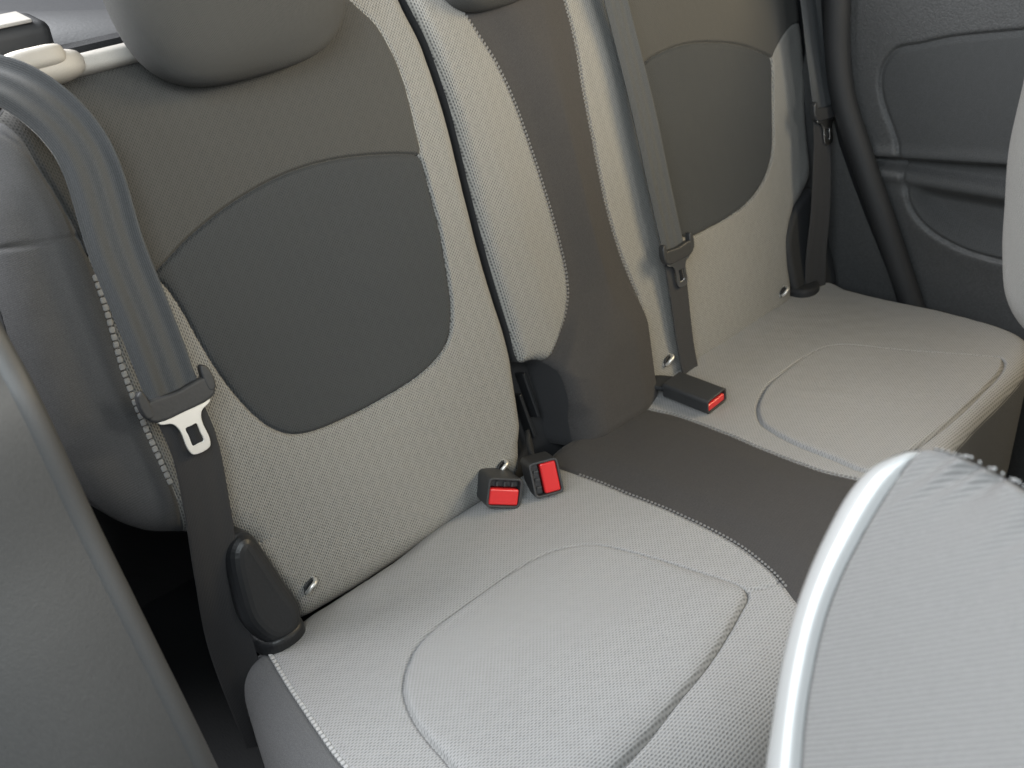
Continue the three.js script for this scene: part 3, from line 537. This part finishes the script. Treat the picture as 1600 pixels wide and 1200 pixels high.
// ================================================================ far side of the car
const FD = { o: V3(1.16, 0, 0), u: V3(0, 0, 1), v: V3(0, 1, 0), n: V3(-1, 0, 0) };
{
  const grooveLine = new Path2([[0.5, 0.53], [0.277, 0.481], [0.195, 0.459], [0.1, 0.431], [0.059, 0.414], [0.018, 0.396], [0.003, 0.365], [0.006, 0.335], [0.02, 0.305], [0.043, 0.271], [0.062, 0.238], [0.085, 0.19], [0.105, 0.155], [0.140, 0.130], [0.199, 0.116], [0.262, 0.118], [0.338, 0.133], [0.5, 0.17]]);
  const insertPoly = new Poly([[0.5, 0.53], [0.277, 0.481], [0.195, 0.459], [0.1, 0.431], [0.059, 0.414], [0.018, 0.396], [0.003, 0.365], [0.006, 0.335], [0.02, 0.305], [0.043, 0.271], [0.062, 0.238], [0.085, 0.19], [0.105, 0.155], [0.140, 0.130], [0.199, 0.116], [0.262, 0.118], [0.338, 0.133], [0.5, 0.17]], 5);
  const top = (z) => 0.2225 + (z - 0.013) * 0.225, low = (z) => 0.200 + (z - 0.018) * 0.14;
  const h = (z, y) => {
    const d = grooveLine.d(z, y), s = insertPoly.sd(z, y); let q = groove(d, 0.004, 0.006);
    const k = sm((z + 0.005) / 0.03);
    // shallow wedge shaped grab recess with a soft lip above and below
    const wq = sm((y - low(z)) / 0.012) * sm((top(z) - y) / 0.012);
    q -= k * 0.016 * wq;
    q += k * (0.006 * Math.exp(-(((y - top(z) - 0.004) / 0.010) ** 2)) + 0.008 * Math.exp(-(((y - low(z) + 0.008) / 0.012) ** 2)));
    if (s < 0) q -= 0.020 * sm(-s / 0.04) * sm((low(z) - 0.012 - y) / 0.03);
    q += 0.006 * Math.exp(-((s / 0.03) ** 2)) * sm((low(z) - 0.012 - y) / 0.03);
    return q + 0.02;
  };
  const sh = new Sheet(FD, [-0.14, -0.35, 0.55, 0.58], 0.0035, h);
  const t = thing('rear_door', 'dark grey far rear door panel with a grab ledge and pocket', 'car door');
  part('door_panel', sh.panel((z, y) => Math.max(-insertPoly.sd(z, y), -0.14 - z + 0.001)), M.doorGrey, t);
  part('door_insert', sh.panel((z, y) => insertPoly.sd(z, y)), M.doorInsert, t);
  part('door_core', new THREE.BoxGeometry(0.03, 0.92, 0.68).translate(1.178, 0.115, 0.205), M.blackMatt, t);
  const t2 = thing('door_seal', 'black rubber door seal curving down behind the far seat belt', 'door seal');
  part('strip', tube([[-0.105, 0.62], [-0.096, 0.53], [-0.086, 0.46], [-0.07, 0.38], [-0.047, 0.3135], [0.01, 0.2175], [0.078, 0.111], [0.144, 0.0055], [0.21, -0.1]].map(([z, y]) => V3(1.122, y, z)), 0.0205, 80, 10), M.rubber, t2);
  const t3 = thing('pillar_trim', 'black plastic pillar trim between the far belt and the door seal', 'trim');
  const rows = [];
  for (const [z, y] of [[-0.14, 0.62], [-0.12, 0.46], [-0.08, 0.31], [-0.040, 0.227], [-0.003, 0.17], [0.031, 0.12], [0.102, 0.021], [0.16, -0.08]]) rows.push([V3(1.142, y + 0.006, z + 0.03), V3(1.132, y + 0.003, z + 0.012), V3(1.132, y, z + 0.003), V3(1.142, y - 0.004, z - 0.01), V3(1.17, y - 0.02, z - 0.06), V3(1.195, y - 0.06, z - 0.14), V3(1.21, y - 0.14, z - 0.3)]);
  part('cover', loft(rows), M.black, t3);
}

// ================================================================ near front seat
{
  const P0 = V3(-0.0082, 0.5204, 0.6347), FS = { o: P0, u: V3(0.4909, 0, -0.8712), v: V3(0.6014, 0.7235, 0.3389), n: V3(-0.6303, 0.6903, -0.3552) };
  const t = thing('front_seat', 'front seat back with a glossy silver edge band and gathered grey fabric', 'car seat');
  const out = new Poly([[-0.16, -0.2], [-0.10, -0.16], [-0.048, -0.121], [-0.020, -0.101], [-0.004, -0.087], [0.015, -0.070], [0.033, -0.051], [0.048, -0.031], [0.061, -0.009], [0.072, 0.016], [0.074, 0.034], [0.068, 0.050], [0.060, 0.060], [0.048, 0.066], [0.031, 0.073], [0.017, 0.077], [0.007, 0.079], [-0.020, 0.085], [-0.058, 0.090], [-0.12, 0.09], [-0.2, 0.06], [-0.25, -0.05]], 4);
  const band = [[-0.2, -0.18], [-0.11, -0.135], [-0.054, -0.100], [-0.032, -0.083], [-0.013, -0.068], [0.005, -0.051], [0.022, -0.032], [0.035, -0.012], [0.045, 0.009], [0.052, 0.026], [0.056, 0.039], [0.0585, 0.052], [0.060, 0.064]];
  const fab = new Poly([...band, [0.06, 0.12], [-0.3, 0.12], [-0.3, -0.1]], 4);
  const topLine = new Path2([[0.062, 0.058], [0.048, 0.066], [0.031, 0.073], [0.017, 0.077], [0.007, 0.079], [-0.020, 0.085], [-0.058, 0.090], [-0.12, 0.09]]);
  const h = (a, b) => {
    const o = -out.sd(a, b), f = fab.sd(a, b), d = topLine.d(a, b); let q = 0;
    const e = 1 - clamp(o / 0.021, 0, 1); q = f > 0 ? 0.013 * (Math.sqrt(Math.max(0, 1 - e * e)) - 1) : round(o, 0.006);
    q += groove(f, 0.0016, 0.006) + (f > 0 ? 0.004 * sm(f / 0.007) : 0);
    if (f < 0) { const w = a * 330 + 2.2 * Math.sin(a * 120 + b * 40); q += 0.0046 * Math.sin(w) * Math.exp(-d / 0.012) * sm(d / 0.002) + 0.0016 * Math.sin(a * 150 + 1) * Math.exp(-d / 0.03); }
    return q;
  };
  const sh = new Sheet(FS, [-0.27, -0.22, 0.09, 0.11], 0.0014, h);
  part('edge_band', sh.panel((a, b) => Math.max(out.sd(a, b), -fab.sd(a, b))), M.silver, t, 'glossy silver edge band');
  part('back_fabric', sh.panel((a, b) => Math.max(out.sd(a, b), fab.sd(a, b))), M.pocket, t, 'grey twill fabric with gathers along its top edge');
  part('side_wall', sh.skirt(out, 0.12, -0.004), M.piping, t);
  const pl = smooth(band.slice(1, 12), false, 6);
  part('piping', tube(pl.map(([a, b]) => at(FS, a, b, h(a, b) + 0.0012)), 0.0014, 160, 7), M.piping, t);
  const tl = topLine.p.filter((q, i) => i > 1 && i < 34);
  seamRows({ F: FS, h: (a, b) => h(a, b) + 0.001 }, tl, 0.003, [[-0.0014, 0.0020, 0.0012, 0.0006, 0.5]], M.thread, t);
}
function frontBody(t, x, z, drop = 0) {
  part('backrest', new RoundedBoxGeometry(0.46, 0.78, 0.15, 5, 0.06).applyMatrix4(new THREE.Matrix4().makeRotationX(-0.12)).translate(x, 0.37 - drop, z + 0.1), M.light, t);
  part('head_pad', new RoundedBoxGeometry(0.27, 0.19, 0.1, 5, 0.045).translate(x, 0.87 - drop, z + 0.07), M.shoulder, t);
}
frontBody(scene.children.find((o) => o.name === 'front_seat'), 0.14, 0.80);
{ // far front seat, only its edge shows
  const t = thing('front_seat', 'taupe ribbed fabric edge of the other front seat in front of the far door', 'car seat');
  const pts = [[0.53, 0.66, 0.435], [0.512, 0.587, 0.445], [0.499, 0.542, 0.453], [0.485, 0.498, 0.468], [0.473, 0.464, 0.481], [0.461, 0.431, 0.499], [0.458, 0.412, 0.52], [0.47, 0.395, 0.56]].map((q) => V3(...q));
  const c = new THREE.CatmullRomCurve3(pts, false, 'centripetal'), rows = [];
  const inw = V3(0.62, 0.1, 0.75).normalize(), nn = V3(0.75, -0.2, -0.6).normalize();
  for (let i = 0; i <= 40; i++) { const p = c.getPoint(i / 40), r = []; for (let k = 0; k <= 20; k++) { const q = k / 20, a = q * Math.PI; r.push(p.clone().addScaledVector(inw, 0.08 - 0.08 * Math.sin(a) ** 0.8).addScaledVector(nn, -0.055 * Math.cos(a))); } rows.push(r); }
  part('side_bolster', loft(rows), M.taupe, t);
  part('piping', tube(pts.map((p) => p.clone().addScaledVector(inw, 0.004)), 0.003, 60, 8), M.thread, t);
  frontBody(t, 0.84, 0.66, 0.12);
}

// ================================================================ behind the near backrest
{
  const t = thing('release_latch', 'pale backrest release latch on top of the narrow backrest', 'latch');
  const F = FB;
  part('bezel', superBlob(FB, [-0.045, 0.642, -0.025], [0.045, 0.016, 0.03], 3, 40, 30), M.beige, t);
  part('lever', superBlob(FB, [-0.050, 0.651, -0.010], [0.030, 0.011, 0.022], 4, 32, 24), M.beige, t);
  const t2 = thing('backrest_cap', 'pale beige plastic cap along the top edge of the narrow backrest', 'trim');
  part('shell', superBlob(FB, [0.06, 0.640, -0.045], [0.13, 0.011, 0.032], 4, 60, 30), M.beige, t2);
  const t3 = thing('latch_striker', 'white topped dark striker block behind the release latch', 'latch');
  part('block', new RoundedBoxGeometry(0.09, 0.05, 0.06, 4, 0.012).translate(-0.03, 0.575, -0.41), M.blackSatin, t3);
  part('plate', new RoundedBoxGeometry(0.055, 0.004, 0.045, 2, 0.0015).translate(-0.03, 0.602, -0.405), M.beige, t3);
}
{
  struct('cargo_shelf', new THREE.BoxGeometry(1.7, 0.02, 1.2).translate(0.5, 0.50, -0.95), M.cargo);
  const rows = [];
  for (let i = 0; i <= 30; i++) { const q = i / 30, r = []; for (let k = 0; k <= 12; k++) { const a = (k / 12) * Math.PI; r.push(V3(0.02 + q * 0.5 - 0.05 * (1 - Math.cos(a)) * 0.5 * (1 - q), 0.51 + 0.06 * Math.sin(a) * (1 - 0.4 * q), -0.66 + 0.30 * Math.sqrt(q) - 0.06 * Math.cos(a))); } rows.push(r); }
  const o = struct('cargo_side_trim', loft(rows), M.cargo);
  struct('cabin_floor', new THREE.BoxGeometry(3.2, 0.02, 3.4).translate(0.48, -0.33, 0.4), M.carpet);
  struct('sill_trim', new RoundedBoxGeometry(0.62, 0.06, 1.5, 3, 0.02).translate(-0.19, -0.24, 0.2), M.rubber);
  struct('wheel_arch_lining', new THREE.BoxGeometry(1.7, 1.25, 0.02).translate(0.45, -0.05, -0.36), M.backing);
}
renderer.render(scene, camera);
